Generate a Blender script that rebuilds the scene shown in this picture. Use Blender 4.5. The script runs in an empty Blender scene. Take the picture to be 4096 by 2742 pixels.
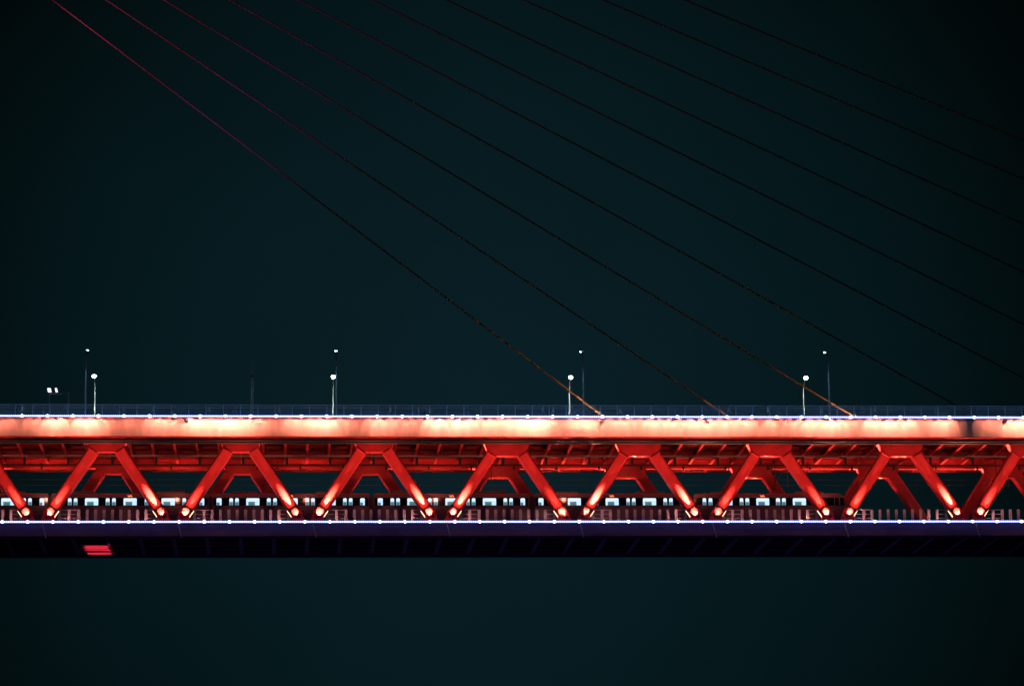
import bpy, bmesh, math, random
from mathutils import Vector, Matrix
random.seed(7)
sc = bpy.context.scene
COL = sc.collection
R = math.radians

# ------------------------------------------------------------------ camera
CX, CY, CZ = 20.6183, -403.4359, -61.2205
PIT, YAW, ROLL, FPX = R(11.5222), R(3.993), R(-0.6209), 13584.5
Fv = Vector((math.sin(YAW)*math.cos(PIT), math.cos(YAW)*math.cos(PIT), math.sin(PIT)))
Rv = Vector((math.cos(YAW), -math.sin(YAW), 0)); Uv = Rv.cross(Fv)
R2 = Rv*math.cos(ROLL) + Uv*math.sin(ROLL); U2 = -Rv*math.sin(ROLL) + Uv*math.cos(ROLL)
cam = bpy.data.cameras.new('camera'); camo = bpy.data.objects.new('camera', cam); COL.objects.link(camo)
camo.matrix_world = Matrix(((R2.x, U2.x, -Fv.x, CX), (R2.y, U2.y, -Fv.y, CY), (R2.z, U2.z, -Fv.z, CZ), (0, 0, 0, 1)))
cam.sensor_width = 36; cam.lens = FPX/4096*36; cam.clip_end = 20000; cam.clip_start = 1
sc.camera = camo

def at(px, py, Y):
    """world point on the vertical plane y=Y seen at photo pixel (px,py)"""
    d = Fv*FPX + R2*(px-2048) - U2*(py-1371)
    t = (Y-CY)/d.y
    return Vector((CX, CY, CZ)) + d*t

# ------------------------------------------------------------------ mesh builder
class MB:
    def __init__(s): s.v = []; s.f = []; s.m = []; s.sm = []
    def add(s, vs, fs, mi=0, smooth=False):
        b = len(s.v); s.v += [tuple(p) for p in vs]
        for f in fs: s.f.append([b+i for i in f]); s.m.append(mi); s.sm.append(smooth)
    def box(s, x0, x1, y0, y1, z0, z1, mi=0):
        vs = [(x, y, z) for x in (x0, x1) for y in (y0, y1) for z in (z0, z1)]
        s.add(vs, [(0, 1, 3, 2), (4, 6, 7, 5), (0, 4, 5, 1), (2, 3, 7, 6), (0, 2, 6, 4), (1, 5, 7, 3)], mi)
    def prism(s, poly, y0, y1, mi=0):          # poly in XZ, counter-clockwise
        n = len(poly)
        vs = [(x, y0, z) for x, z in poly] + [(x, y1, z) for x, z in poly]
        s.add(vs, [tuple(range(n)), tuple(range(2*n-1, n-1, -1))] + [(i, i+n, (i+1) % n+n, (i+1) % n) for i in range(n)], mi)
    def extr(s, sec, p0, p1, u, w, mi=0, smooth=False):  # section (a,b) list extruded p0->p1
        n = len(sec); p0 = Vector(p0); p1 = Vector(p1)
        vs = [p0+u*a+w*b for a, b in sec] + [p1+u*a+w*b for a, b in sec]
        s.add(vs, [(i, (i+1) % n, (i+1) % n+n, i+n) for i in range(n)], mi, smooth)
        s.add(vs[:n], [tuple(range(n-1, -1, -1))], mi); s.add(vs[n:], [tuple(range(n))], mi)
    def tube(s, p0, p1, r0, r1=None, n=8, mi=0):
        p0 = Vector(p0); p1 = Vector(p1); r1 = r0 if r1 is None else r1
        d = (p1-p0).normalized(); u = d.cross(Vector((0, 0, 1)))
        if u.length < 1e-3: u = Vector((1, 0, 0))
        u.normalize(); w = d.cross(u)
        c = [(math.cos(2*math.pi*i/n), math.sin(2*math.pi*i/n)) for i in range(n)]
        vs = [p0+(u*a+w*b)*r0 for a, b in c] + [p1+(u*a+w*b)*r1 for a, b in c]
        s.add(vs, [(i, (i+1) % n, (i+1) % n+n, i+n) for i in range(n)], mi, True)
        s.add(vs[:n], [tuple(range(n-1, -1, -1))], mi); s.add(vs[n:], [tuple(range(n))], mi)
    def ball(s, c, r, n=10, k=6, mi=0, sc3=(1, 1, 1)):
        vs = [(c[0], c[1], c[2]+r*sc3[2])]
        for j in range(1, k):
            a = math.pi*j/k
            for i in range(n):
                b = 2*math.pi*i/n
                vs.append((c[0]+r*sc3[0]*math.sin(a)*math.cos(b), c[1]+r*sc3[1]*math.sin(a)*math.sin(b), c[2]+r*sc3[2]*math.cos(a)))
        vs.append((c[0], c[1], c[2]-r*sc3[2])); L = len(vs)-1
        fs = [(0, 1+i, 1+(i+1) % n) for i in range(n)]
        for j in range(k-2):
            for i in range(n):
                a = 1+j*n+i; b = 1+j*n+(i+1) % n; fs.append((a, a+n, b+n, b))
        fs += [(L, 1+(k-2)*n+(i+1) % n, 1+(k-2)*n+i) for i in range(n)]
        s.add(vs, fs, mi, True)
    def build(s, name, mats, parent=None, loc=None):
        me = bpy.data.meshes.new(name); me.from_pydata(s.v, [], s.f)
        for m in (mats if isinstance(mats, (list, tuple)) else [mats]): me.materials.append(m)
        me.polygons.foreach_set('material_index', s.m); me.polygons.foreach_set('use_smooth', s.sm)
        me.update()
        o = bpy.data.objects.new(name, me); COL.objects.link(o)
        if parent: o.parent = parent
        if loc is not None: o.location = loc
        return o

def empty(name, loc=(0, 0, 0), parent=None):
    o = bpy.data.objects.new(name, None); COL.objects.link(o); o.location = loc
    if parent: o.parent = parent
    return o
def tag(o, label=None, cat=None, group=None, kind=None):
    if label: o['label'] = label
    if cat: o['category'] = cat
    if group: o['group'] = group
    if kind: o['kind'] = kind
    return o
def copy_to(o, parent, loc):
    c = o.copy(); COL.objects.link(c); c.parent = parent; c.location = loc
    return c

# ------------------------------------------------------------------ materials
def mat(name, col, rough=.5, metal=0, var=0, scale=1.0, bump=0, emit=None, es=0, coat=0, spec=.5, stretch=(1, 1, 1)):
    m = bpy.data.materials.new(name); m.use_nodes = True
    nt = m.node_tree; b = nt.nodes['Principled BSDF']
    b.inputs['Base Color'].default_value = (*col, 1); b.inputs['Roughness'].default_value = rough
    b.inputs['Metallic'].default_value = metal; b.inputs['Specular IOR Level'].default_value = spec
    if emit:
        b.inputs['Emission Color'].default_value = (*emit, 1); b.inputs['Emission Strength'].default_value = es
    if var:
        tc = nt.nodes.new('ShaderNodeTexCoord'); mp = nt.nodes.new('ShaderNodeMapping'); mp.inputs['Scale'].default_value = stretch
        nz = nt.nodes.new('ShaderNodeTexNoise'); nz.inputs['Scale'].default_value = scale; nz.inputs['Detail'].default_value = 6
        nz.inputs['Roughness'].default_value = .62
        cr = nt.nodes.new('ShaderNodeValToRGB')
        cr.color_ramp.elements[0].position = .3; cr.color_ramp.elements[1].position = .72
        cr.color_ramp.elements[0].color = (*[c*(1-var) for c in col], 1)
        cr.color_ramp.elements[1].color = (*[min(1, c*(1+var*.5)) for c in col], 1)
        nt.links.new(tc.outputs['Object'], mp.inputs[0]); nt.links.new(mp.outputs[0], nz.inputs['Vector'])
        nt.links.new(nz.outputs[0], cr.inputs[0]); nt.links.new(cr.outputs[0], b.inputs['Base Color'])
        rr = nt.nodes.new('ShaderNodeMapRange'); rr.inputs['To Min'].default_value = max(.05, rough-.12); rr.inputs['To Max'].default_value = min(1, rough+.15)
        nt.links.new(nz.outputs[0], rr.inputs[0]); nt.links.new(rr.outputs[0], b.inputs['Roughness'])
        if bump:
            bp = nt.nodes.new('ShaderNodeBump'); bp.inputs['Strength'].default_value = bump; bp.inputs['Distance'].default_value = .05
            nt.links.new(nz.outputs[0], bp.inputs['Height']); nt.links.new(bp.outputs[0], b.inputs['Normal'])
    return m
M = dict(
    red=mat('red_paint', (.60, .036, .036), .42, var=.28, scale=.9, stretch=(1, 1, .6)),
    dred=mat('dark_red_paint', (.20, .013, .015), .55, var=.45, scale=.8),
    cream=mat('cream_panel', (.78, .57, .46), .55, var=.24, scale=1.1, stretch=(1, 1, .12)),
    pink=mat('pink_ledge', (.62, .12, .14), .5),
    dark=mat('dark_steel', (.035, .03, .035), .5, var=.3, scale=2),
    grey=mat('grey_steel', (.30, .28, .28), .5, var=.25, scale=2),
    galv=mat('galvanised_rail', (.42, .42, .44), .45, metal=.2),
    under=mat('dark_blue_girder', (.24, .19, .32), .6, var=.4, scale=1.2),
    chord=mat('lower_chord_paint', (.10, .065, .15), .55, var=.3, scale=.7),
    asphalt=mat('asphalt', (.05, .05, .05), .85, var=.3, scale=3),
    fringe=mat('led_fringe_glow', (.2, .2, .5), .5, emit=(.12, .18, .9), es=.6),  # emission imitating the blue bloom fringe of the bulbs
    halo=mat('led_halo_glow', (.3, .4, .6), .5, emit=(.12, .24, 1.0), es=.7),  # emission imitating the blue halo of the larger lights
    cable=mat('cable_sheath', (.13, .065, .035), .75, var=.2, scale=1),
    sleeve=mat('cable_sleeve', (.42, .24, .14), .5, var=.2, scale=2),
    train=mat('train_body', (.13, .09, .10), .4, metal=.1, var=.2, scale=1.5),
    roof=mat('train_roof', (.20, .14, .13), .6, var=.35, scale=2),
    glass=mat('dark_glass', (.008, .008, .014), .12),
    pole=mat('lamp_pole', (.45, .47, .46), .4, metal=.3),
    led=mat('led_bulb', (.8, .8, .8), .4, emit=(.50, .62, 1.0), es=3.6),
    spot=mat('led_spot', (.8, .8, .8), .4, emit=(.50, .68, 1.0), es=16),
    lamp=mat('lamp_glow', (.8, .8, .8), .4, emit=(.78, 1.0, .86), es=40),
    lampn=mat('lamp_glow_near', (.8, .8, .8), .4, emit=(.85, 1.0, .95), es=8),
    flood=mat('flood_glow', (.8, .8, .8), .4, emit=(.78, .72, 1.0), es=1.5),
    footflange=mat('lit_flange_glow', (.8, .5, .4), .4, emit=(1.0, .62, .38), es=3.0),  # emission standing in for light on the foot flange
    win=mat('lit_window', (.1, .1, .1), .3, emit=(.62, .88, 1.0), es=1.6),
    win2=mat('lit_window_low', (.1, .1, .1), .3, emit=(.10, .30, .36), es=.55),
    win3=mat('lit_window_mid', (.1, .1, .1), .3, emit=(.52, .76, 1.0), es=1.15),
    mark=mat('side_marker', (.1, .02, .02), .4, emit=(1.0, .16, .04), es=3.0),
    box=mat('junction_box', (.02, .03, .06), .5),
    skin=mat('skin', (.42, .27, .2), .6), hair=mat('hair', (.02, .016, .014), .6),
)

# ------------------------------------------------------------------ world: night sky
w = bpy.data.worlds.new('World'); sc.world = w; w.use_nodes = True
nt = w.node_tree; bg = nt.nodes['Background']
tc = nt.nodes.new('ShaderNodeTexCoord')
dt = nt.nodes.new('ShaderNodeVectorMath'); dt.operation = 'DOT_PRODUCT'
gdir = (Fv*FPX + R2*(-130) - U2*(210)).normalized()      # where the sky colour peaks; darkening outward imitates lens vignette
dt.inputs[1].default_value = gdir
nrm = nt.nodes.new('ShaderNodeVectorMath'); nrm.operation = 'NORMALIZE'
nt.links.new(tc.outputs['Generated'], nrm.inputs[0]); nt.links.new(nrm.outputs[0], dt.inputs[0])
ac = nt.nodes.new('ShaderNodeMath'); ac.operation = 'ARCCOSINE'; nt.links.new(dt.outputs['Value'], ac.inputs[0])
dv = nt.nodes.new('ShaderNodeMath'); dv.operation = 'DIVIDE'; dv.inputs[1].default_value = R(12.0); nt.links.new(ac.outputs[0], dv.inputs[0])
cr = nt.nodes.new('ShaderNodeValToRGB'); cr.color_ramp.interpolation = 'B_SPLINE'
E_ = cr.color_ramp.elements
E_[0].position = 0; E_[0].color = (.0033, .0148, .0208, 1)
E_[1].position = 1; E_[1].color = (.0003, .0009, .0010, 1)
for p, c in ((.3, (.0027, .0128, .0172)), (.6, (.0016, .0088, .0108)), (.82, (.0007, .0034, .0038))):
    e = E_.new(p); e.color = (*c, 1)
nt.links.new(dv.outputs[0], cr.inputs[0])
nz = nt.nodes.new('ShaderNodeTexNoise'); nz.inputs['Scale'].default_value = 14; nz.inputs['Detail'].default_value = 4
nt.links.new(nrm.outputs[0], nz.inputs['Vector'])
mr = nt.nodes.new('ShaderNodeMapRange'); mr.inputs['To Min'].default_value = .82; mr.inputs['To Max'].default_value = 1.18
nt.links.new(nz.outputs[0], mr.inputs[0])
mx = nt.nodes.new('ShaderNodeVectorMath'); mx.operation = 'SCALE'
nt.links.new(cr.outputs[0], mx.inputs[0]); nt.links.new(mr.outputs[0], mx.inputs['Scale'])
sx = nt.nodes.new('ShaderNodeSeparateXYZ'); nt.links.new(nrm.outputs[0], sx.inputs[0])
cb = nt.nodes.new('ShaderNodeValToRGB'); ce = cb.color_ramp.elements      # lights of the city along the horizon
mz = nt.nodes.new('ShaderNodeMapRange'); mz.inputs['From Min'].default_value = -.08; mz.inputs['From Max'].default_value = .08
nt.links.new(sx.outputs['Z'], mz.inputs[0]); nt.links.new(mz.outputs[0], cb.inputs[0])
ce[0].position = .3; ce[0].color = (0, 0, 0, 1); ce[1].position = .97; ce[1].color = (0, 0, 0, 1)
e = ce.new(.5); e.color = (.26, .26, .60, 1); e = ce.new(.75); e.color = (.15, .17, .36, 1)
ad = nt.nodes.new('ShaderNodeVectorMath'); ad.operation = 'ADD'
nt.links.new(mx.outputs[0], ad.inputs[0]); nt.links.new(cb.outputs[0], ad.inputs[1])
nt.links.new(ad.outputs[0], bg.inputs['Color']); bg.inputs['Strength'].default_value = .92

# ------------------------------------------------------------------ lights
LC = (1.0, .27, .17)
def spot(loc, tgt, e, ang, blend=.6, col=LC, rad=.08):
    l = bpy.data.lights.new('spot_light', 'SPOT'); l.energy = e; l.spot_size = R(ang); l.spot_blend = blend
    l.color = col; l.shadow_soft_size = rad
    o = bpy.data.objects.new('spot_light', l); COL.objects.link(o); o.location = loc
    o.rotation_euler = (Vector(tgt)-Vector(loc)).to_track_quat('-Z', 'Y').to_euler()
    return o
def point(loc, e, col=LC, rad=.1):
    l = bpy.data.lights.new('point_light', 'POINT'); l.energy = e; l.color = col; l.shadow_soft_size = rad
    o = bpy.data.objects.new('point_light', l); COL.objects.link(o); o.location = loc
    return o

# ------------------------------------------------------------------ river far below
g = MB(); g.box(-4000, 4000, -3000, 9000, -64.0, -63.0)
river = g.build('river', mat('river_water', (.03, .035, .05), .35, var=.2, scale=.05, bump=.4)); tag(river, kind='structure')

# ------------------------------------------------------------------ bridge
XA, XB = -26.0, 142.0
bridge = tag(empty('bridge', (58, 8.1, -2.4)), 'double deck steel truss bridge lit red, with pale floodlit edge girder, spanning the picture', 'bridge')
B0 = Vector((58, 8.1, -2.4))
def bpart(mb, name, m, kind=None):
    o = mb.build(name, m); o.parent = bridge; o.matrix_parent_inverse = Matrix.Translation(-B0)
    if kind: o['kind'] = kind
    return o
YN, YF, W = -4.31, 21.17, 16.25
ZU, ZP, ZT = 8.84, 9.62, 11.03        # beam soffit, plate soffit, deck edge top
# upper deck
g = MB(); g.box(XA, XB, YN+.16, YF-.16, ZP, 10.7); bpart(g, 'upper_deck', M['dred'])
g = MB(); g.box(XA, XB, YN+.5, YF-.5, 10.704, 10.76); bpart(g, 'roadway', M['asphalt'])
g = MB(); g.box(XA, XB, YN+.45, -1.95, 10.764, 11.26); bpart(g, 'walkway', M['grey'])
# pale edge girders, near one in butted panels
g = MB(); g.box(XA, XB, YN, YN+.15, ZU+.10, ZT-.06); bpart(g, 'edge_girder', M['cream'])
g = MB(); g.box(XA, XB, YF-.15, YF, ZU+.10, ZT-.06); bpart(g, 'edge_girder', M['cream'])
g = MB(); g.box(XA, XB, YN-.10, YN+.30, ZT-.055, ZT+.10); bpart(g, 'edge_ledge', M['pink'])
g = MB(); g.box(XA, XB, YN-.06, YN+.42, ZU-.02, ZU+.095); bpart(g, 'edge_flange', M['red'])
g = MB(); g.box(XA, XB, YF-.42, YF+.06, ZU-.02, ZU+.095); bpart(g, 'edge_flange', M['red'])
# cross beams 2.667 m
xb = [16*i/6 for i in range(-9, 53)]
for x in xb:
    if XA < x < XB:
        g = MB(); g.box(x-.17, x+.17, YN+.43, YF-.43, ZU, ZU+.05); g.box(x-.025, x+.025, YN+.43, YF-.43, ZU+.05, ZP-.002)
        bpart(g, 'cross_beam', M['red'])
# plate stiffeners along the deck
for y in (-3.0, 1.8, 3.4, 5.0, 6.6, 9.8, 11.4, 13.0, 18.6, 19.8):
    g = MB(); g.box(XA, XB, y-.02, y+.02, ZP-.28, ZP-.003); bpart(g, 'stiffener', M['dred'])
# top chords (near one recessed, far one deeper with lips)
g = MB(); g.box(XA, XB, -.72, .72, 9.0, ZP-.004); bpart(g, 'top_chord', M['red'])
g = MB(); g.box(XA, XB, W-.72, W+.72, 8.45, ZP-.004); g.box(XA, XB, W-.86, W-.722, 8.36, 8.52); g.box(XA, XB, W-.80, W-.722, 9.0, 9.08)
g.box(XA, XB, W-.90, W-.722, 9.34, 9.46); bpart(g, 'top_chord', M['red'])
# service pipes / inspection rails below the deck
for y, z, r in ((-3.45, 8.62, .19), (-1.75, 8.62, .16)):
    g = MB(); g.tube((XA, y, z), (XB, y, z), r); 
    x = -24.0
    while x < XB:
        g.box(x-.3, x+.3, y-.2, y+.2, z+.05, ZU-.003); x += 5.333
    bpart(g, 'service_pipe', M['dark'])
g = MB(); g.box(XA, XB, 8.1, 8.3, 8.60, 8.78)
for x in xb[::2]: g.box(x-.06, x+.06, 8.15, 8.25, 8.782, ZU-.003)
bpart(g, 'inspection_rail', M['grey'])
g = MB(); g.box(XA, XB, 9.5, 9.68, 7.70, 7.90)
for i in range(-5, 27):
    x = 16/3*i+.2
    g.box(x-.16, x+.16, 9.5, 9.66, 7.902, ZU-.003)
bpart(g, 'inspection_rail', M['dark'])
for i in range(-3, 25):
    x = 16/3*i+1.9; g = MB(); g.box(x-.12, x+.12, 14.9, 15.1, 8.1, ZU-.003)
    bpart(g, 'cable_bracket', M['dark'])

# diagonals and gussets
AX = (5.23, 7.87)   # run, rise
al = Vector((AX[0], 0, AX[1])).normalized()
SEC = [(-.66, -.64), (-.52, -.80), (.52, -.80), (.66, -.64), (.66, .64), (.52, .80), (-.52, .80), (-.66, .64)]
def diag_dir(side):      # unit vector from foot up to the node; side -1: foot left of the node
    return Vector((-side*al.x, 0, al.z))
def make_diag(side, big):
    d = diag_dir(side); u = Vector((0, 1, 0)).cross(d)
    top = Vector((side*(1.93 if big else 1.60), 0, 7.38 if big else 7.83)); 
    foot = Vector((side*6.86, 0, -.05))
    L = (top-foot).length
    col0 = 1.05
    if side > 0: pass
    g = MB(); g.extr(SEC, foot+d*(col0+.10), top, u, Vector((0, 1, 0)))
    dg = g.build('diagonal', M['red'])
    g = MB(); g.extr([(a*1.07, b*1.09) for a, b in SEC], foot+d*(col0-.06), foot+d*(col0+.10), u, Vector((0, 1, 0)))
    c1 = g.build('foot_collar', M['dark'], dg)
    g = MB(); g.extr([(a*.97, b*.96) for a, b in SEC], foot, foot+d*(col0-.06), u, Vector((0, 1, 0)))
    # ribs of the foot casting
    for k in range(-3, 4):
        g.extr([(k*.14-.018, -.80), (k*.14+.018, -.80), (k*.14+.018, -.765), (k*.14-.018, -.765)], foot+d*.1, foot+d*.9, u, Vector((0, 1, 0)))
    c2 = g.build('foot_block', M['red'], dg)
    g = MB(); g.prism([(foot.x-.85, -.75), (foot.x+.85, -.75), (foot.x+.62-side*.15, .18), (foot.x-.62-side*.15, .18)], -.7, .7)
    c3 = g.build('foot_plinth', M['red'], dg)
    # glowing strip imitating the lit inner flange at the foot
    uu = u if u.x*side < 0 else -u
    g = MB(); g.extr([(-.035, -.06), (.035, -.06), (.035, .06), (-.035, .06)], foot+d*.25+uu*.73+Vector((0, -.3, 0)), foot+d*1.25+uu*.73+Vector((0, -.3, 0)), u, Vector((0, 1, 0)))
    c4 = g.build('lit_flange', M['footflange'], dg)
    # splice lip under the gusset
    g = MB(); g.extr([(-.64, -1.0), (.64, -1.0), (.64, -.802), (-.64, -.802)], top-d*.10, top-d*.005, u, Vector((0, 1, 0)))
    c5 = g.build('splice_plate', M['red'], dg)
    # floodlight housing
    g = MB(); p = foot-d*.15+Vector((0, -1.25, 0)); g.extr([(-.16, -.1), (.16, -.1), (.2, .1), (-.2, .1)], p-d*.25, p, u, Vector((0, 1, 0)))
    g.box(p.x-.04, p.x+.04, p.y-.02, -.66, p.z-.45, p.z-.37)
    c6 = g.build('floodlight', M['dark'], dg)
    return dg, [c1, c2, c3, c4, c5, c6]
def make_gusset(big):
    zb = 7.30 if big else 7.76
    t, wst, wz, bt = (2.78, 2.34, 7.86, 1.25) if big else (2.34, 2.05, 8.30, 1.02)
    d = diag_dir(-1); u = Vector((0, 1, 0)).cross(d)      # foot left
    top = Vector((-(1.93 if big else 1.60), 0, 7.38 if big else 7.83))
    a = top+u*.655; b = top-u*.655
    if a.x > b.x: a, b = b, a      # a outer upper corner, b inner lower corner
    poly = [(-b.x*-1, b.z), (-bt, zb), (bt, zb), (-b.x, b.z), (-a.x, a.z), (wst, wz), (t, 8.99), (-t, 8.99), (-wst, wz), (a.x, a.z)]
    poly[0] = (b.x, b.z)
    g = MB(); g.prism(poly, -.76, .76)
    gs = g.build('gusset', M['red'])
    g = MB(); g.box(-bt, bt, -.80, .80, zb-.06, zb-.003)
    if big: 
        g.box(-.06, .06, -.84, -.762, zb, 8.9)
    c = g.build('bottom_flange', M['red'], gs)
    c7 = []
    for sd in (-1, 1):
        g3 = MB(); dd = diag_dir(sd); u3 = Vector((0, 1, 0)).cross(dd); tp = Vector((sd*(1.93 if big else 1.60), 0, 7.38 if big else 7.83))
        g3.extr([(-.5, -.80), (.5, -.80), (.5, -.762), (-.5, -.762)], tp+dd*.05, tp+dd*(1.15 if big else .85), u3, Vector((0, 1, 0)))
        c7.append(g3.build('cover_plate', M['red'], gs))
    for sx in (-1, 1):
        g2 = MB(); g2.extr([(-.03, -.80), (.03, -.80), (.03, .80), (-.03, .80)], Vector((sx*(wst+.035), 0, wz)), Vector((sx*(t+.035), 0, 8.95)), Vector((1, 0, 0)), Vector((0, 1, 0)))
        c7.append(g2.build('side_flange', M['red'], gs))
    return gs, [c]+c7
protoD = {}; protoG = {}
def place(proto, key, make, pos):
    off = Vector(pos)-B0
    if key not in proto:
        o, ch = make(); proto[key] = (o, ch); o.parent = bridge; o.location = off; return o
    o, ch = proto[key]
    c = copy_to(o, bridge, off)
    for k in ch: copy_to(k, c, (0, 0, 0))
    return c
for Y in (0, W):
    for i in range(-1, 9):
        big = i >= 3
        place(protoG, big, lambda: make_gusset(big), (16*i, Y, 0))
        for side in (-1, 1):
            place(protoD, (side, big), lambda: make_diag(side, big), (16*i, Y, 0))

# lower deck
ZL = -.95
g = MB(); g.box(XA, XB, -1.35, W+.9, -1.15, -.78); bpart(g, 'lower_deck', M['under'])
g = MB(); g.box(XA, XB, 4.6, 12.8, -.776, -.55); bpart(g, 'track_bed', M['asphalt'])
g = MB()
for y in (8.6, 10.04): g.box(XA, XB, y-.04, y+.04, -.546, -.40)
bpart(g, 'rail', M['grey'])
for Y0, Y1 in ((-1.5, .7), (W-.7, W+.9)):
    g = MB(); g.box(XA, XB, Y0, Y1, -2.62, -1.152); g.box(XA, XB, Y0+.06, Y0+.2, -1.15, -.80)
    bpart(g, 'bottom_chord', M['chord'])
for i in range(-6, 36):
    x = 4*i
    if XA < x < XB:
        g = MB(); g.box(x-.25, x+.25, .702, W-.702, -2.45, -2.38); g.box(x-.03, x+.03, .702, W-.702, -2.378, -1.152)
        bpart(g, 'floor_beam', M['under'])
for y in (4.8, 8.6, 12.4):
    g = MB(); g.box(XA, XB, y-.15, y+.15, -2.36, -2.3); g.box(XA, XB, y-.02, y+.02, -2.298, -1.152); bpart(g, 'stringer', M['under'])
# drain pipes at the bottom nodes
for i in range(-1, 9):
    x = 16*i-7.4
    g = MB(); g.tube((x, -1.62, -1.1), (x+.45, -1.66, -2.9), .05); bpart(g, 'drain_pipe', M['grey'])
# lit inspection bay under the lower deck
p0 = at(326, 2173, 7.5); p1 = at(432, 2173, 7.5)
g = MB()
g.box(p0.x, p1.x, 5.9, 8.9, -2.66, -2.58); g.box(p0.x+.2, p1.x+.25, 9.3, 10.5, -2.66, -2.58); g.box(p0.x+.45, p1.x+.6, 12.1, 14.0, -2.66, -2.58)
g.box(p0.x+.1, p0.x+.2, 5.9, 14, -2.574, -2.46); g.box(p1.x-.1, p1.x, 5.9, 14, -2.574, -2.46)
bpart(g, 'inspection_bay', mat('bay_panel', (.7, .35, .38), .5))
for k in range(5): spot((20+24*k-16, 6, -32), (20+24*k-16, 9, -2), 700, 100, 1, (.36, .22, 1.0), 2)   # added blue fill spots, no real source, for the lower deck underside
l = bpy.data.lights.new('area_light', 'AREA'); l.shape = 'RECTANGLE'; l.size = 2.9; l.size_y = 7.9; l.energy = 85; l.color = (1, .055, .11); l.spread = R(38)
o = bpy.data.objects.new('area_light', l); COL.objects.link(o); o.location = ((p0.x+p1.x)/2+.25, 9.95, -3.5); o.rotation_euler = (math.pi, 0, 0)

# upper railing (thing)
zr0 = 10.76
rail_t = tag(empty('railing', (58, YN+.35, zr0)), 'long slim blue-lit railing along the top of the pale girder', 'railing')
g = MB()
for k in range(17): g.box(-1.0+k*.118+.035, -1.0+k*.118+.057, -.015, .015, .562, 1.618)
g.box(-1, 1, -.02, .02, 1.62, 1.66); g.box(-1, 1, -.02, .02, .52, .56)
for z in (1.74, 1.84, 1.94): g.box(-1, 1, -.016, .016, z, z+.03)
rp = g.build('rail_panel', M['galv']); rp.parent = rail_t
g = MB(); g.box(-.05, .05, -.04, .04, -.1, 2.02); rpo = g.build('post', M['galv']); rpo.parent = rail_t
n = 0; x = -24.0; first = True
while x < 140:
    if first: rp.location = (x-58, 0, 0); rpo.location = (x-1-58, .05, 0); first = False
    else: copy_to(rp, rail_t, (x-58, 0, 0)); copy_to(rpo, rail_t, (x-1-58, .05, 0))
    x += 2.05
g = MB(); g.box(-84, 84, -.05, .05, 2.02, 2.08); hr = g.build('handrail', M['galv']); hr.parent = rail_t

# lower fence (thing)
lf = tag(empty('fence', (58, 1.5, -.78)), 'low fence of broad pinkish posts between the train and the lower lights', 'fence')
g = MB(); g.box(-.13, .13, -.05, .05, 0, 1.80); g.box(.15, .22, -.02, .06, 0, 1.80)
po = g.build('post', M['galv']); po.parent = lf
g = MB(); g.box(-.49, .49, -.02, .02, 1.72, 1.79); g.box(-.49, .49, -.02, .02, 1.2, 1.26); g.box(-.49, .49, -.02, .02, .7, .76)
pn = g.build('rail_panel', M['galv']); pn.parent = lf
first = True
nd = [16*i-8 for i in range(-1, 10)]
x = -24.0; k = 0
while x < 140:
    m_ = min(abs(x-q) for q in nd)
    if m_ > 1.0:
        if first: po.location = (x-58, 0, 0)
        else: copy_to(po, lf, (x-58, 0, 0))
        if first: pn.location = (x+.5-58, 0, 0); first = False
        elif m_ < 3.6: copy_to(pn, lf, (x+.5-58, 0, 0))
    k += 1; x += 1.0 if m_ > 3.5 else 1.15
# ------------------------------------------------------------------ LED strings
def string(name, label, y, z, pxa, pxb, nint, rowpx):
    t = tag(empty(name, (58, y, z)), label, 'light string')
    g = MB(); g.box(XA-58, XB-58, .10, .22, -.12, .13); h = g.build('housing', M['galv']); h.parent = t
    g = MB(); g.box(XA-58, XB-58, .03, .098, -.14, .14); h = g.build('fringe_strip', M['fringe']); h.parent = t  # glowing strip added as the bulbs' blue bloom fringe
    xa = at(pxa, rowpx, y).x; xb_ = at(pxb, rowpx, y).x; st = (xb_-xa)/nint
    ks = list(range(-3, nint+4))
    g = MB(); g.ball((0, 0, 0), .14, 12, 8, sc3=(1, .7, 1)); sp = g.build('spotlight', M['spot']); sp.parent = t
    g = MB(); g.tube((0, .02, 0), (0, .045, 0), .21, n=16); rg = g.build('halo_disc', M['halo'], sp)  # glowing disc added as a halo behind each larger light
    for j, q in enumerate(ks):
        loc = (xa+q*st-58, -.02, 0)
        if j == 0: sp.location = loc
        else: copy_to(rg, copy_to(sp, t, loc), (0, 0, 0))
    xs = [xa+q*st+st*m/12 for q in ks for m in range(1, 12)]
    xs.sort(key=lambda v: (Vector((v, y, z))-Vector((CX, CY, CZ))).length)
    vis = [v for v in xs if at(5, rowpx, y).x < v < at(4090, rowpx, y).x]
    near = vis[:100]; rest = [v for v in xs if v not in near]
    g = MB(); g.ball((0, 0, 0), .086, 8, 6); bl = g.build('bulb', M['led']); bl.parent = t
    for j, v in enumerate(near):
        if j == 0: bl.location = (v-58, 0, 0)
        else: copy_to(bl, t, (v-58, 0, 0))
    g = MB()
    for v in rest: g.ball((v-58, 0, 0), .086, 8, 6)
    o = g.build('bulbs', M['led']); o.parent = t; o['kind'] = 'stuff'
    return t
zu = at(2048, 1665.2, YN-.25).z; zl = at(2048, 2084.7, -1.75).z
string('light_string', 'upper string of blue-white lights along the top of the pale girder', YN-.25, zu, 88, 3994.6, 39, 1665)
string('light_string', 'lower string of blue-white lights under the feet of the red truss', -1.75, zl, 8.7, 4086, 41, 2084.7)

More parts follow.
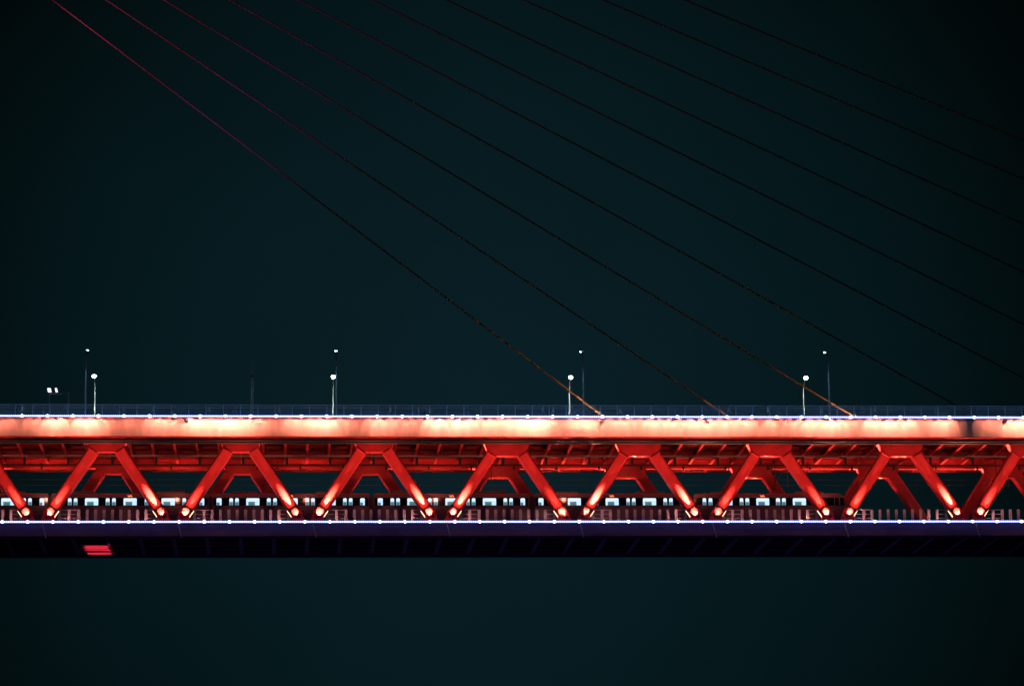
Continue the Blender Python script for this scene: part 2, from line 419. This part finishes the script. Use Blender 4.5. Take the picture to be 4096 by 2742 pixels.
def area(loc, rot, sx, sy, e, col):
    l = bpy.data.lights.new('area_light', 'AREA'); l.shape = 'RECTANGLE'; l.size = sx; l.size_y = sy; l.energy = e; l.color = col; l.spread = R(150)
    o = bpy.data.objects.new('area_light', l); COL.objects.link(o); o.location = loc; o.rotation_euler = rot
    return o
# the throw of the light strings on railing, chord and fence
for k in range(14):
    x = XA+6+12*k
    area((x, YN-.42, zu+.16), (R(150), 0, 0), 11.8, .06, 24, (.16, .42, 1.0))
    area((x, -2.0, zl+.16), (R(120), 0, 0), 11.8, .06, 7, (.20, .28, 1.0))
    area((x, -2.05, zl-.16), (R(35), 0, 0), 11.8, .06, 9, (.34, .24, 1.0))
# junction boxes under the ledge
for px in (744, 2407, 2830, 4019):
    p = at(px, 1674, YN-.3); g = MB(); g.box(p.x-.24, p.x+.24, YN-.42, YN-.12, ZT-.30, ZT-.06); bpart(g, 'junction_box', M['box'])

# ------------------------------------------------------------------ light on the structure
# wash lights under the ledge of the near edge girder
prof = [(-300, .9), (-60, .9), (0, .55), (50, .22), (110, .30), (170, .8), (235, 1.7), (262, .5), (285, .5), (310, 1.6), (400, 1.1), (440, .32), (520, .26), (590, .4),
        (620, 1.2), (680, .8), (705, .42), (735, 1.0), (780, 1.9), (830, 1.1), (900, 1.9), (980, 1.2), (1040, .9), (1060, .36), (1120, .36), (1160, .9), (1230, 1.1), (1300, 1.5), (1350, 1.1), (1380, .36),
        (1460, .36), (1510, 1.1), (1545, 1.0), (1575, .36), (1610, .8), (1665, .36), (1700, 1.0), (1770, 1.8), (1800, 1.0), (1835, 1.8), (1900, 1.1), (2060, 1.3),
        (2110, 1.9), (2160, 1.9), (2210, .9), (2245, .34), (2290, 1.1), (2340, 1.3), (2400, .9), (2440, .8), (2475, 1.3), (2520, .8), (2600, 1.1), (2700, 1.2), (2830, 1.4), (2900, 1.0),
        (2990, 1.2), (3040, .45), (3080, .9), (3140, .4), (3200, 1.1), (3350, 1.6), (3395, .9), (3425, .4), (3460, 1.2), (3560, 1.4), (3650, 1.2), (3700, .38), (3760, 1.2),
        (3805, .8), (3835, .3), (3880, .0), (3915, .25), (3935, .9), (3970, .4), (4000, .7), (4060, 1.7), (4400, 1.2)]
def pf(x):
    for (a, va), (b, vb) in zip(prof, prof[1:]):
        if a <= x <= b: return va+(vb-va)*(x-a)/(b-a)
    return 1
px = -280
while px < 4380:
    x = at(px, 1700, YN).x
    e = pf(px)
    if e > .02:
        drop = .52+.22*min(e, 1.4)+.06*math.sin(px*.7)
        spot((x, YN-1.15, ZT+.15), (x, YN, ZT-drop), 225*(.04+.97*e**1.8 if e < 1 else e**1.5), 72+8*min(e, 1), .35, (1.0, .335, .255), .05)
        if int((px+280)/40) % 2 == 0: spot((x, YN-1.3, ZT+.2), (x, YN, ZT-1.5), 185*min(1, .75+.25*e) if px < 3850 or px > 3910 else 25, 110, 1, (1.0, .27, .16), .08)
    px += 40
# fixtures (small brackets) for those washes
for k in range(42):
    x = at(-150+k*105, 1700, YN).x
    g = MB(); g.box(x-.1, x+.1, YN-.60, YN-.46, ZT+.0, ZT+.06); g.box(x-.02, x+.02, YN-.455, YN-.102, ZT+.02, ZT+.05)
    bpart(g, 'wash_light', M['dark'])
# truss floodlights: one group per node, one lamp at each foot
streak = {(-1, 1): .12, (0, -1): .15, (0, 1): 1, (1, -1): .12, (1, 1): 1, (2, -1): .8, (2, 1): 1, (3, -1): .9, (3, 1): .06, (4, -1): 1.4, (4, 1): 1.1,
          (5, -1): .12, (5, 1): .15, (6, -1): .15, (6, 1): 1, (7, -1): .12, (7, 1): .8}
for i in range(-2, 10):
    spot((16*i, -9.0, -2.6), (16*i, 0, 7.2), 6600, 70, 1, LC, .3)
    for side in (-1, 1):
        d = diag_dir(side); foot = Vector((16*i+side*6.86, 0, -.05)); e = streak.get((i, side), .3)
        p = foot-d*.05+Vector((0, -1.2, 0))
        p = foot-d*.55+Vector((0, -1.75, 0))
        spot(p, foot+d*2.5+Vector((0, -.8, 0)), 60000*e, 14.5, .7, (1.0, .58, .36), .05)
        spot(p, foot+d*3.5+Vector((0, -.8, 0)), 1800, 40, .8, LC, .06)
        p = foot+d*.1+Vector((0, -1.6, 0))
        spot(p, foot+d*.5+Vector((0, -.8, 0)), random.uniform(1300, 2600), random.uniform(46, 56), .6, (1.0, .50, .30), .05)
        # grazing light on the gusset side flange from the neighbouring foot
        e2 = (90000 if side < 0 else 9000) if i >= 3 else 16000
        for Y in (0, W):
            spot((16*i+side*8.0, Y, .6), (16*i+side*2.85, Y, 8.5), e2, 9, .6, (1.0, .48, .30), .05)
        p = foot-d*.3+Vector((0, -1.45, 0)); tp = Vector((16*i+side*(1.93 if i >= 3 else 1.6), 0, 7.38 if i >= 3 else 7.83))-d*.1
        spot(p, tp+Vector((0, -.95, 0)), 9000, 6.5, .5, (1.0, .5, .34), .03)
        # fence light beside the foot
        q = Vector((16*i+side*5.2, -1.4, .0)); spot(q, q+Vector((-side*1.6, 2.9, .25)), 330, 75, 1, (1.0, .34, .30), .05)
    for Y in (0, W): spot((16*i-8, Y-.15, 1.2), (16*i-8, Y-.15, 9), 5200 if i >= 4 else 700, 78, .5, (1.0, .42, .28), .06)
    for Y, e in ((0, 1300), (W, 1900)):
        spot((16*i, Y+.1, .7), (16*i, Y, 8), e, 60, .8, LC, .1)
        if i >= 3:
            for dx in (-.62, .30): spot((16*i+dx, Y-.25, 6.2), (16*i+dx, Y-.25, 7.3), 2600, 36, .4, (1, .6, .38), .03)
    spot((16*i-8, W-2.2, .9), (16*i-8, W-.3, 8.5), 900, 85, 1, LC, .2)
    spot((16*i-8, 2.0, 4.2), (16*i-8, 11, 9.2), 430, 120, 1, LC, .2)
    spot((16*i-8, W-4.0, 5.6), (16*i-8, W-.9, 9.3), 620, 100, 1, LC, .15)
    spot((16*i, W-4.0, 7.3), (16*i, W-.9, 9.0), 60, 120, 1, LC, .15)

# ------------------------------------------------------------------ train (one coupled thing)
TY0, TY1 = 8.0, 10.8
tr = tag(empty('metro_train', (50, 9.4, -.4)), 'long metro train with lit windows running inside the truss on the lower deck', 'train')
T0 = Vector((50, 9.4, -.4))
zroof = at(2048, 1972, TY0).z; zw1 = at(2048, 1989.5, TY0).z; zw0 = at(2048, 2020.5, TY0).z
XC = lambda px: at(px, 2000, TY0).x
starts = [-440, 204, 850, 1495, 2138, 2775]
STW = XC(1495+622)-XC(1495)
mpp = STW/622.0
def window(parent, x0, x1, kind):
    g = MB(); y = TY0-.012; h = zw1-zw0
    r = .09
    def rect(xa, xb_, za, zb_, mi, dy=0):
        g.add([(xa, y+dy, za), (xb_, y+dy, za), (xb_, y+dy, zb_), (xa, y+dy, zb_)], [(0, 1, 2, 3)], mi)
    zt = zw1-.06; zb_ = zw0+.04
    g.add([(x0, y, zb_), (x1, y, zb_), (x1, y, zt-r), (x1-r, y, zt), (x0+r, y, zt), (x0, y, zt-r)], [(0, 1, 2, 3, 4, 5)], 2)
    rect(x0+.05, x1-.05, zt-.22, zt-.03, 0, -.004)                  # bright ceiling light strip
    if kind == 'big':
        c = x0+(x1-x0)*.66
        rect(x0+.25, c, zb_, zb_+h*.45, 1, -.004)
    elif kind == 'door': rect(x0+.02, x1-.02, zb_, zb_+h*.42, 1, -.004)
    else: rect(x0+.02, x0+(x1-x0)*.6, zb_, zb_+h*.36, 1, -.004)
    o = g.build('window', [M['win'], M['win2'], M['win3']], parent)
    return o
std = [(16, 36, 's'), (67, 81, 'door'), (90, 104, 'door'), (134, 186, 'big'), (216, 231, 'door'), (241, 255, 'door'), (286, 338, 'big'), (370, 383, 'door'), (392, 406, 'door'),
       (436, 489, 'big'), (519, 533, 'door'), (542, 556, 'door'), (587, 605, 's')]
front = [(36, 50, 'door'), (60, 75, 'door'), (104, 156, 'big'), (186, 200, 'door'), (209, 224, 'door'), (253, 305, 'big'), (333, 349, 'door'), (357, 372, 'door'), (401, 454, 'big')]
def carriage(idx, x0):
    isf = idx == 5
    g = MB(); g.prism([(0, .45), (STW, .45), (STW, zroof-.32), (STW-.05, zroof-.1), (STW-.25, zroof), (.25, zroof), (.05, zroof-.1), (0, zroof-.32)], TY0, TY1) if not isf else \
        g.prism([(0, .45), (STW+.25, .45), (STW+.32, 1.2), (STW+.18, 2.2), (STW-.12, 3.1), (STW-.55, zroof-.25), (STW-1.1, zroof), (.25, zroof), (0, zroof-.3)], TY0, TY1)
    b = g.build('carriage', M['train'])
    b.parent = tr; b.location = Vector((x0, 0, 0))-T0
    # window band of dark glass
    g = MB(); g.box(.12, (STW-2.45 if isf else STW-.12), TY0-.006, TY0+.02, zw0, zw1); g.build('window_band', M['glass'], b)
    # roof edge, sill line, skirt, bogies
    g = MB(); g.box(.05, STW-(1.2 if isf else .05), TY0-.05, TY0+.05, zroof-.12, zroof-.05); g.build('roof_edge', M['red'], b)
    g = MB(); g.box(0.05, STW-.05, TY0+.1, TY1-.1, -.1, .448)
    for xx in (2.5, 4.6, STW-4.6, STW-2.5): g.tube((xx, TY0+.05, .02), (xx, TY0+.25, .02), .42, n=14)
    g.build('underframe', M['dark'], b)
    for (xa, xw) in ((2.2, 3.2), (STW-6.5, 3.6)):
        g = MB(); g.box(xa, xa+xw, TY0+.45, TY1-.45, zroof+.003, zroof+.26); g.box(xa+.3, xa+xw-.3, TY0+.6, TY1-.6, zroof+.262, zroof+.34); g.build('roof_unit', M['roof'], b)
    if idx in (1, 3):
        g = MB(); xa = STW*.78; z = zroof+.1
        g.box(xa-.1, xa+1.9, 8.9, 9.9, zroof+.02, zroof+.1)
        g.tube((xa, 9.0, z), (xa+1.4, 9.0, z+.42), .03); g.tube((xa, 9.8, z), (xa+1.4, 9.8, z+.42), .03)
        g.tube((xa+1.4, 9.0, z+.42), (xa-.2, 9.1, z+.62), .03); g.tube((xa+1.4, 9.8, z+.42), (xa-.2, 9.7, z+.62), .03)
        g.tube((xa-.2, 8.6, z+.64), (xa-.2, 10.2, z+.64), .04); g.build('pantograph', M['dred'], b)
    for a, c, kd in (front if isf else std):
        window(b, a*mpp, c*mpp, {'s': 'small'}.get(kd, kd))
        if kd == 'door':   # the leaf outline
            g = MB(); g.box(a*mpp-.10, a*mpp-.07, TY0-.012, TY0-.003, .6, zw0-.01); g.box(c*mpp+.07, c*mpp+.10, TY0-.012, TY0-.003, .6, zw0-.01); g.build('door_edge', M['dark'], b)
    if isf:
        for a, c in ((524, 568), (572, 587), (593, 611)):
            g = MB(); g.prism([(a*mpp, zw0), (c*mpp, zw0), (c*mpp-(.14 if a > 590 else 0), zw1), (a*mpp, zw1)], TY0-.012, TY0+.01); g.build('cab_window', M['glass'], b)
    # glowing emblem above the middle window
    g = MB(); xm = (278 if isf else 311)*mpp; zm = at(2048, 1983, TY0).z; pts = []
    for q in range(13):
        tt = q/12; pts.append((xm-.26+.52*tt, TY0-.04, zm+.075*math.sin(tt*math.pi*3+math.pi*.5)))
    for p, q in zip(pts, pts[1:]): g.tube(p, q, .045, n=6)
    g.build('emblem', M['mark'], b)
for idx, s in enumerate(starts): carriage(idx, XC(s))
for s in starts[1:]:
    x = XC(s); g = MB(); g.box(x-.62, x-.02, TY0+.35, TY1-.35, .3, zroof-.3); o = g.build('gangway', M['dark']); o.parent = tr; o.location = -T0

# contact wire and its brackets
cw = tag(empty('overhead_line', (58, 9.4, 5.6)), 'thin overhead contact wire above the train with dark brackets', 'overhead wire')
g = MB(); g.tube((XA-58, 0, -.35), (XB-58, 0, -.35), .016); g.tube((XA-58, 0, .35), (XB-58, 0, .35), .016); o = g.build('wire', M['dred']); o.parent = cw
for px in (1060, 1915, 3100, 3985):
    x = at(px, 1920, 10.5).x
    g = MB(); g.tube((x-58, 1.2, ZU-5.6-.01), (x-58, 1.2, -.6), .07); g.tube((x-58+1.6, 1.2, 3.0), (x-58+1.6, 1.2, -.3), .05)
    g.tube((x-58, 1.2, .4), (x-58+1.6, 1.2, 2.2), .05); g.tube((x-58, 1.2, -.2), (x-58, -.2, -.3), .04); g.tube((x-58, 1.2, .5), (x-58, -.2, .36), .04)
    g.ball((x-58, .9, .3), .14, 8, 6); g.ball((x-58, .9, -.15), .14, 8, 6)
    g.box(x-58-.25, x-58+.1, 1.1, 1.35, -.75, -.2)
    o = g.build('wire_bracket', M['dred']); o.parent = cw

# ------------------------------------------------------------------ stay cables
YC = 8.2
K = 4096/2342
cab = [((120, 0), (1365, 941)), ((243, 0), (1625, 925)), ((375, 0), (1940, 945)), ((525, 0), (2175, 920)), ((683, 0), (2342, 865)), ((850, 0), (2342, 742)),
       ((1020, 0), (2342, 622)), ((1197, 0), (2342, 513)), ((1378, 0), (2342, 410)), ((1565, 0), (2342, 322))]
words = ['lowest stay cable, reaching the deck left of all others, its foot glowing orange',
         'stay cable second from the bottom left, meeting the deck with a dim brown foot',
         'third stay cable from the bottom left, its orange foot beside the rightmost lamp post',
         'stay cable fourth from the bottom left, fading out at the deck near the right edge',
         'stay cable fifth from the bottom left, leaving the right edge just above the deck',
         'stay cable sixth from the bottom left, leaving the right edge halfway up the picture',
         'dark stay cable fourth from the top right corner', 'dark stay cable third from the top right corner',
         'dark stay cable second from the top right corner', 'dark stay cable nearest the top right corner']
zd = 10.78
for i, ((x0, y0), (x1, y1)) in enumerate(cab):
    a = at(x0*K, y0*K, YC); b = at(x1*K, y1*K, YC)
    d = (b-a).normalized()
    foot = a+d*((zd-a.z)/d.z)
    top = a-d*95
    L = (top-foot).length; nseg = 40
    t = empty('stay_cable', foot); tag(t, words[i], 'stay cable', 'stay cables fanning down to the deck')
    sag = 0
    g = MB(); pts = []
    for k in range(nseg+1):
        s = k/nseg; p = foot.lerp(top, s)-foot
        vis = (a-foot).length/L
        p = p+Vector((0, 0, -4*sag*(s/vis)*(1-s/vis)*.5))
        pts.append(p)
    for p, q in zip(pts, pts[1:]): g.tube(p, q, .105, n=8)
    o = g.build('sheath', M['cable']); o.parent = t
    Ls = 8.8
    g = MB(); g.tube(Vector((0, 0, 0)), -d*Ls, .155, .125, n=10)
    o = g.build('anchor_sleeve', M['sleeve'] if i in (0, 1, 2) else M['cable']); o.parent = t
    g = MB(); g.tube(-d*5.2, -d*5.45, .2, n=10); g.box(-d.x*5.3-.05, -d.x*5.3+.12, -.1, .1, -d.z*5.3+.15, -d.z*5.3+.3)
    o = g.build('damper_clamp', M['pole'] if i in (0, 2) else M['cable']); o.parent = t
    if i in (0, 1, 2):
        e = {0: 5000, 1: 700, 2: 4500}[i]
        spot(foot+Vector((1.0, -4.4, .3)), foot-d*9.0, e*3.6, 58, .9, (1.0, .42, .13), .1)
# purple light from the tower catching the upper left cables
pa = at(-150, -250, YC)
spot(pa+Vector((2, -9, -16)), at(420, 200, YC), 19000, 70, 1.0, (.85, .10, .42), .4)
spot(at(500, 900, YC)+Vector((0, -14, 0)), at(900, 560, YC), 12000, 60, 1.0, (.50, .10, .85), .4)

# ------------------------------------------------------------------ street lamps on the upper deck
def lamp(yp, arm, px, py, ztop, label, grp, glow):
    b = at(px, py, yp); base = Vector((b.x, yp, 10.78))
    h = ztop-10.78
    t = tag(empty('street_lamp', base), label, 'street lamp', grp)
    g = MB(); g.tube((0, 0, 0), (0, 0, h*.82), .105, .07, n=10); g.box(-.18, .18, -.18, .18, 0, .04)
    prev = Vector((0, 0, h*.82))
    for k in range(1, 7):
        s = k/6; q = Vector((0, arm*(s**1.6), h*.82+(h*.18)*math.sin(s*math.pi/2)))
        g.tube(prev, q, .055, n=8); prev = q
    o = g.build('pole', M['pole']); o.parent = t
    g = MB(); sgn = 1 if arm > 0 else -1
    g.add([(-.2, arm-.1*sgn, h+.02), (.2, arm-.1*sgn, h+.02), (.17, arm+.75*sgn, h+.1), (-.17, arm+.75*sgn, h+.1),
           (-.13, arm-.1*sgn, h+.13), (.13, arm-.1*sgn, h+.13), (.09, arm+.7*sgn, h+.18), (-.09, arm+.7*sgn, h+.18)],
          [(0, 1, 2, 3), (4, 7, 6, 5), (0, 4, 5, 1), (1, 5, 6, 2), (2, 6, 7, 3), (3, 7, 4, 0)])
    o = g.build('lamp_head', M['pole']); o.parent = t
    g = MB()
    if glow == 'far': g.ball((0, arm+.35*sgn, h-.02), .25, 14, 8, sc3=(1, 1.1, .85))
    else: g.ball((0, arm+.35*sgn, h+.02), .13, 12, 8, sc3=(1.15, 1.5, .7))
    o = g.build('lens', M['lamp'] if glow == 'far' else M['lampn']); o.parent = t
    spot(base+Vector((0, arm*1.1, h-.3)), base+Vector((0, arm*.6, 0)), 2600 if glow == 'near' else 700, 150, .6, (.75, 1, .9), .15)
    return base
zh = at(347, 1401, .8).z
nl = ['tall dark lamp post with a small lit head, nearest the twin floodlights',
      'tall dark lamp post with a small lit head, second from the left', 'tall dark lamp post with a small lit head, just right of the lowest cable foot',
      'tall dark lamp post with a small lit head, rightmost of its row']
for (px, l) in zip((341.5, 1345, 2334, 3318), nl):
    base = lamp(-1.6, 2.0, px, 1630, zh, l, 'tall lamp posts on the near kerb', 'near')
    spot(base+Vector((0, -2.4, 8.2)), base+Vector((0, 0, 3.8)), 260, 60, .8, (.35, .6, 1) if px > 400 else (.35, .45, 1), .1)  # added bluish spot, only to lift the dark near pole
zf_ = at(375, 1504, 16.2).z
fl = ['short pale lamp post with a glaring round head, leftmost of its row', 'short pale lamp post with a glaring round head, second from the left',
      'short pale lamp post with a glaring round head, behind the lowest cable', 'short pale lamp post with a glaring round head and a small box on its pole']
for k, (px, l) in enumerate(zip((379, 1332, 2278, 3215), fl)):
    base = lamp(18.4, -2.0, px, 1620, zf_, l, 'short lamp posts on the far kerb', 'far')
    if k == 3:
        g = MB(); g.box(.1, .34, -.15, .15, 3.05, 3.4)
        o = g.build('control_box', M['pole']); t = [x for x in COL.objects if x.name.startswith('street_lamp')][-1]; o.parent = t
    spot(base+Vector((0, -1.9, 8.0)), base+Vector((0, 0, 2.6)), 2600, 60, .8, (.8, 1, .8), .1)
# twin thin mast
b = at(1008, 1630, 9.0)
mast = tag(empty('mast', (b.x, 9.0, 10.78)), 'thin unlit twin-pole mast standing between the two leftmost lamp pairs', 'mast')
hm = at(1008, 1436, 9.0).z-10.78
for dx in (-.13, .13):
    g = MB(); g.tube((dx, 0, 0), (dx*.8, 0, hm), .05, .035); o = g.build('pole', M['pole']); o.parent = mast
g = MB()
for k in range(1, 9): g.box(-.12, .12, -.02, .02, hm*k/9, hm*k/9+.04)
g.box(-.16, .16, -.12, .12, hm*.78, hm*.80)
o = g.build('crossbar', M['dark']); o.parent = mast
spot((b.x+1.5, 6.5, 18.5), (b.x, 9, 14), 90, 90, 1, (.45, .85, .75), .1)
# twin floodlight stand
a = at(197, 1620, 10.0); c = at(274, 1620, 10.0); zb = at(200, 1574, 10.0).z
fs = tag(empty('floodlight_stand', (a.x, 10.0, 10.78)), 'two pale violet floodlights on a low frame beside the leftmost lamp post', 'floodlight stand')
zz = zb-10.78; wd = c.x-a.x
g = MB(); g.tube((0, 0, 0), (0, 0, zz), .06); g.tube((wd, 0, 0), (wd, 0, zz+.15), .06)
g.box(0, wd*.7, -.15, .15, zz-.06, zz+.06); g.box(wd*.7+.003, wd, -.03, .03, zz+.05, zz+.09)
o = g.build('frame', mat('violet_grey', (.35, .28, .42), .5)); o.parent = fs
for k, px in enumerate((199, 227)):
    x = at(px, 1560, 10).x-a.x; g = MB()
    g.extr([(-.17, -.2), (.17, -.2), (.22, .2), (-.22, .2)], Vector((x, -.1, zz+.20)), Vector((x-.1, -.05, zz+.68)), Vector((1, 0, 0)).normalized()*(1 if k == 0 else .62), Vector((0, 1, 0)))
    o = g.build('floodlight', M['flood']); o.parent = fs
    g = MB(); g.box(x-.03, x+.03, -.03, .03, zz+.062, zz+.199); o = g.build('bracket', M['dark']); o.parent = fs
spot((a.x+1.2, 8.6, 13.5), (a.x+1.2, 10, zb), 22, 90, 1, (.7, .55, 1), .1)

# ------------------------------------------------------------------ people on the walkway behind the railing
cl = {}
def cloth(name, c):
    if name not in cl: cl[name] = mat(name+'_cloth', c, .8, var=.2, scale=6)
    return cl[name]
def person(px, Y, hgt, top, legs, facing, ph, label, longhair=False):
    b = at(px, 1640, Y)
    sc_ = hgt/1.75
    P = {'pelvis': (0, 0, .95), 'chest': (0, .02, 1.28), 'neck': (0, .02, 1.48), 'head': (0, 0, 1.56), 'crown': (0, -.01, 1.68)}
    st = .22*math.sin(ph)
    V = [(0, 0, .95, .135), (0, .01, 1.15, .125), (0, .015, 1.34, .15), (0, .01, 1.46, .062), (0, -.01, 1.53, .058),
         (0, -.02, 1.61, .098), (0, -.015, 1.69, .088)]
    Ed = [(0, 1), (1, 2), (2, 3), (3, 4), (4, 5), (5, 6)]
    def chain(fr, pts):
        p = fr
        for q in pts:
            V.append(q); Ed.append((p, len(V)-1)); p = len(V)-1
    for s in (-1, 1):
        f = st*s
        chain(0, [(s*.10, 0, .86, .095), (s*.10, -f, .48, .062), (s*.10, -f*1.5+.12*abs(f), .09, .042), (s*.11, -f*1.5-.14, .035, .035)])
        chain(2, [(s*.19, .01, 1.40, .062), (s*.235, f*.6+.02, 1.12, .044), (s*.24, f*1.1-.06, .88, .034), (s*.235, f*1.2-.09, .79, .028)])
    bm = bmesh.new(); sl = bm.verts.layers.skin.verify()
    bv = [bm.verts.new(v[:3]) for v in V]
    for k, v in enumerate(bv): v[sl].radius = (V[k][3], V[k][3]*.85); v[sl].use_root = (k == 0)
    for e in Ed: bm.edges.new((bv[e[0]], bv[e[1]]))
    me = bpy.data.meshes.new('person'); bm.to_mesh(me); bm.free()
    me.materials.append(cloth(*top)); me.materials.append(cloth(*legs)); me.materials.append(M['skin'])
    o = bpy.data.objects.new('person', me); COL.objects.link(o)
    o.modifiers.new('skin', 'SKIN'); s_ = o.modifiers.new('sub', 'SUBSURF'); s_.levels = 1; s_.render_levels = 1
    dg = bpy.context.evaluated_depsgraph_get(); ev = o.evaluated_get(dg)
    m2 = bpy.data.meshes.new_from_object(ev)
    o.modifiers.clear(); o.data = m2
    if len(m2.materials) == 0:
        for m in (cloth(*top), cloth(*legs), M['skin']): m2.materials.append(m)
    for f in m2.polygons:
        z = f.center.z; x = abs(f.center.x)
        f.material_index = 2 if (z > 1.47 or (x > .17 and z < .98) ) else (1 if z < .93 else 0)
        f.use_smooth = True
    g = MB(); g.ball((0, .015, 1.665), .108, 12, 8, sc3=(.95, 1.05, .95))
    if longhair: g.ball((0, .06, 1.55), .1, 10, 8, sc3=(.9, .6, 1.5))
    h = g.build('hair', M['hair'], o)
    g = MB(); g.ball((0, -.118, 1.60), .018, 6, 5, sc3=(1, 1.3, 1.6))
    for s in (-1, 1): g.ball((s*.036, -.102, 1.635), .012, 6, 5)
    g.ball((0, -.104, 1.565), .012, 6, 4, sc3=(2, .7, .6))
    g.build('face', M['skin'], o)
    o.location = (b.x, Y, 11.262); o.scale = (sc_,)*3; o.rotation_euler = (0, 0, facing)
    tag(o, label, 'person', 'walkers behind the upper railing')
PPL = [(88, 'white', (.6, .62, .6), 'walker in a white top behind the railing at the far left'),
       (170, 'dark', (.04, .05, .07), 'dark-clothed walker behind the railing left of the twin floodlights'),
       (495, 'slate', (.12, .16, .2), 'walker in slate blue, head above the railing, first right of the leftmost lamps'),
       (612, 'pale', (.5, .52, .5), 'walker in a pale top behind the railing, midway between leftmost lamps and mast'),
       (700, 'dark', (.04, .05, .07), 'dark-clothed walker halfway between the leftmost lamps and the mast'),
       (838, 'green', (.25, .4, .34), 'walker in a pale green top behind the railing, left of the mast'),
       (940, 'dark', (.04, .05, .07), 'dark-clothed walker behind the railing, just left of the mast'),
       (1117, 'blue', (.3, .4, .5), 'walker in light blue just right of the mast'),
       (1561, 'white', (.6, .62, .6), 'walker in a white top behind the railing, nearest right of the second lamps'),
       (1676, 'pale', (.5, .52, .5), 'walker in a pale top, leftmost of three people close together'),
       (1700, 'slate', (.12, .16, .2), 'walker in slate blue, middle of three people close together'),
       (1720, 'white', (.6, .62, .6), 'walker in a white top, rightmost of three people close together'),
       (1872, 'dark', (.04, .05, .07), 'dark-clothed walker left of the third lamp pair'),
       (2172, 'blue', (.3, .4, .5), 'walker in light blue, left of the lowest cable foot'),
       (2212, 'pale', (.5, .52, .5), 'walker in a pale top close to the lowest cable'),
       (2288, 'dark', (.04, .05, .07), 'dark-clothed walker beside the third short lamp post'),
       (2377, 'slate', (.12, .16, .2), 'walker in slate blue just right of the lowest cable foot'),
       (2482, 'pale', (.5, .52, .5), 'walker in a pale top, head above the railing, right of the lowest cable foot'),
       (2700, 'slate', (.12, .16, .2), 'walker in slate blue left of the second cable foot'),
       (2915, 'blue', (.3, .4, .5), 'walker in light blue just right of the second cable foot'),
       (3070, 'white', (.6, .62, .6), 'walker in a white top between the second cable foot and the last lamps'),
       (3288, 'green', (.25, .4, .34), 'walker in a pale green top between the rightmost lamp posts'),
       (3450, 'dark', (.04, .05, .07), 'dark-clothed walker just right of the third cable foot'),
       (3500, 'pale', (.5, .52, .5), 'walker in a pale top, head above the railing, right of the third cable foot'),
       (3740, 'green', (.25, .4, .34), 'walker in a pale green top near the fourth cable foot'),
       (3902, 'dark', (.04, .05, .07), 'dark-clothed walker behind the railing nearest the right edge')]
for k, (px, cn, cc, lb) in enumerate(PPL):
    person(px, -3.3+(k*37 % 10)*.12, 1.62+(k*53 % 17)*.012, (cn, cc), ('trouser', (.05, .055, .07)) if k % 3 else ('jeans', (.07, .1, .17)),
           (math.pi/2 if k % 2 else -math.pi/2)+.3*math.sin(k*2.1), k*1.7+.8, lb, longhair=(k % 4 == 1))

# ------------------------------------------------------------------ render settings
sc.view_settings.view_transform = 'Standard'; sc.view_settings.look = 'None'; sc.view_settings.gamma = 1; sc.view_settings.exposure = 0
sc.cycles.use_denoising = True
sc.cycles.sample_clamp_indirect = 4
sc.cycles.max_bounces = 5; sc.cycles.diffuse_bounces = 3; sc.cycles.glossy_bounces = 2
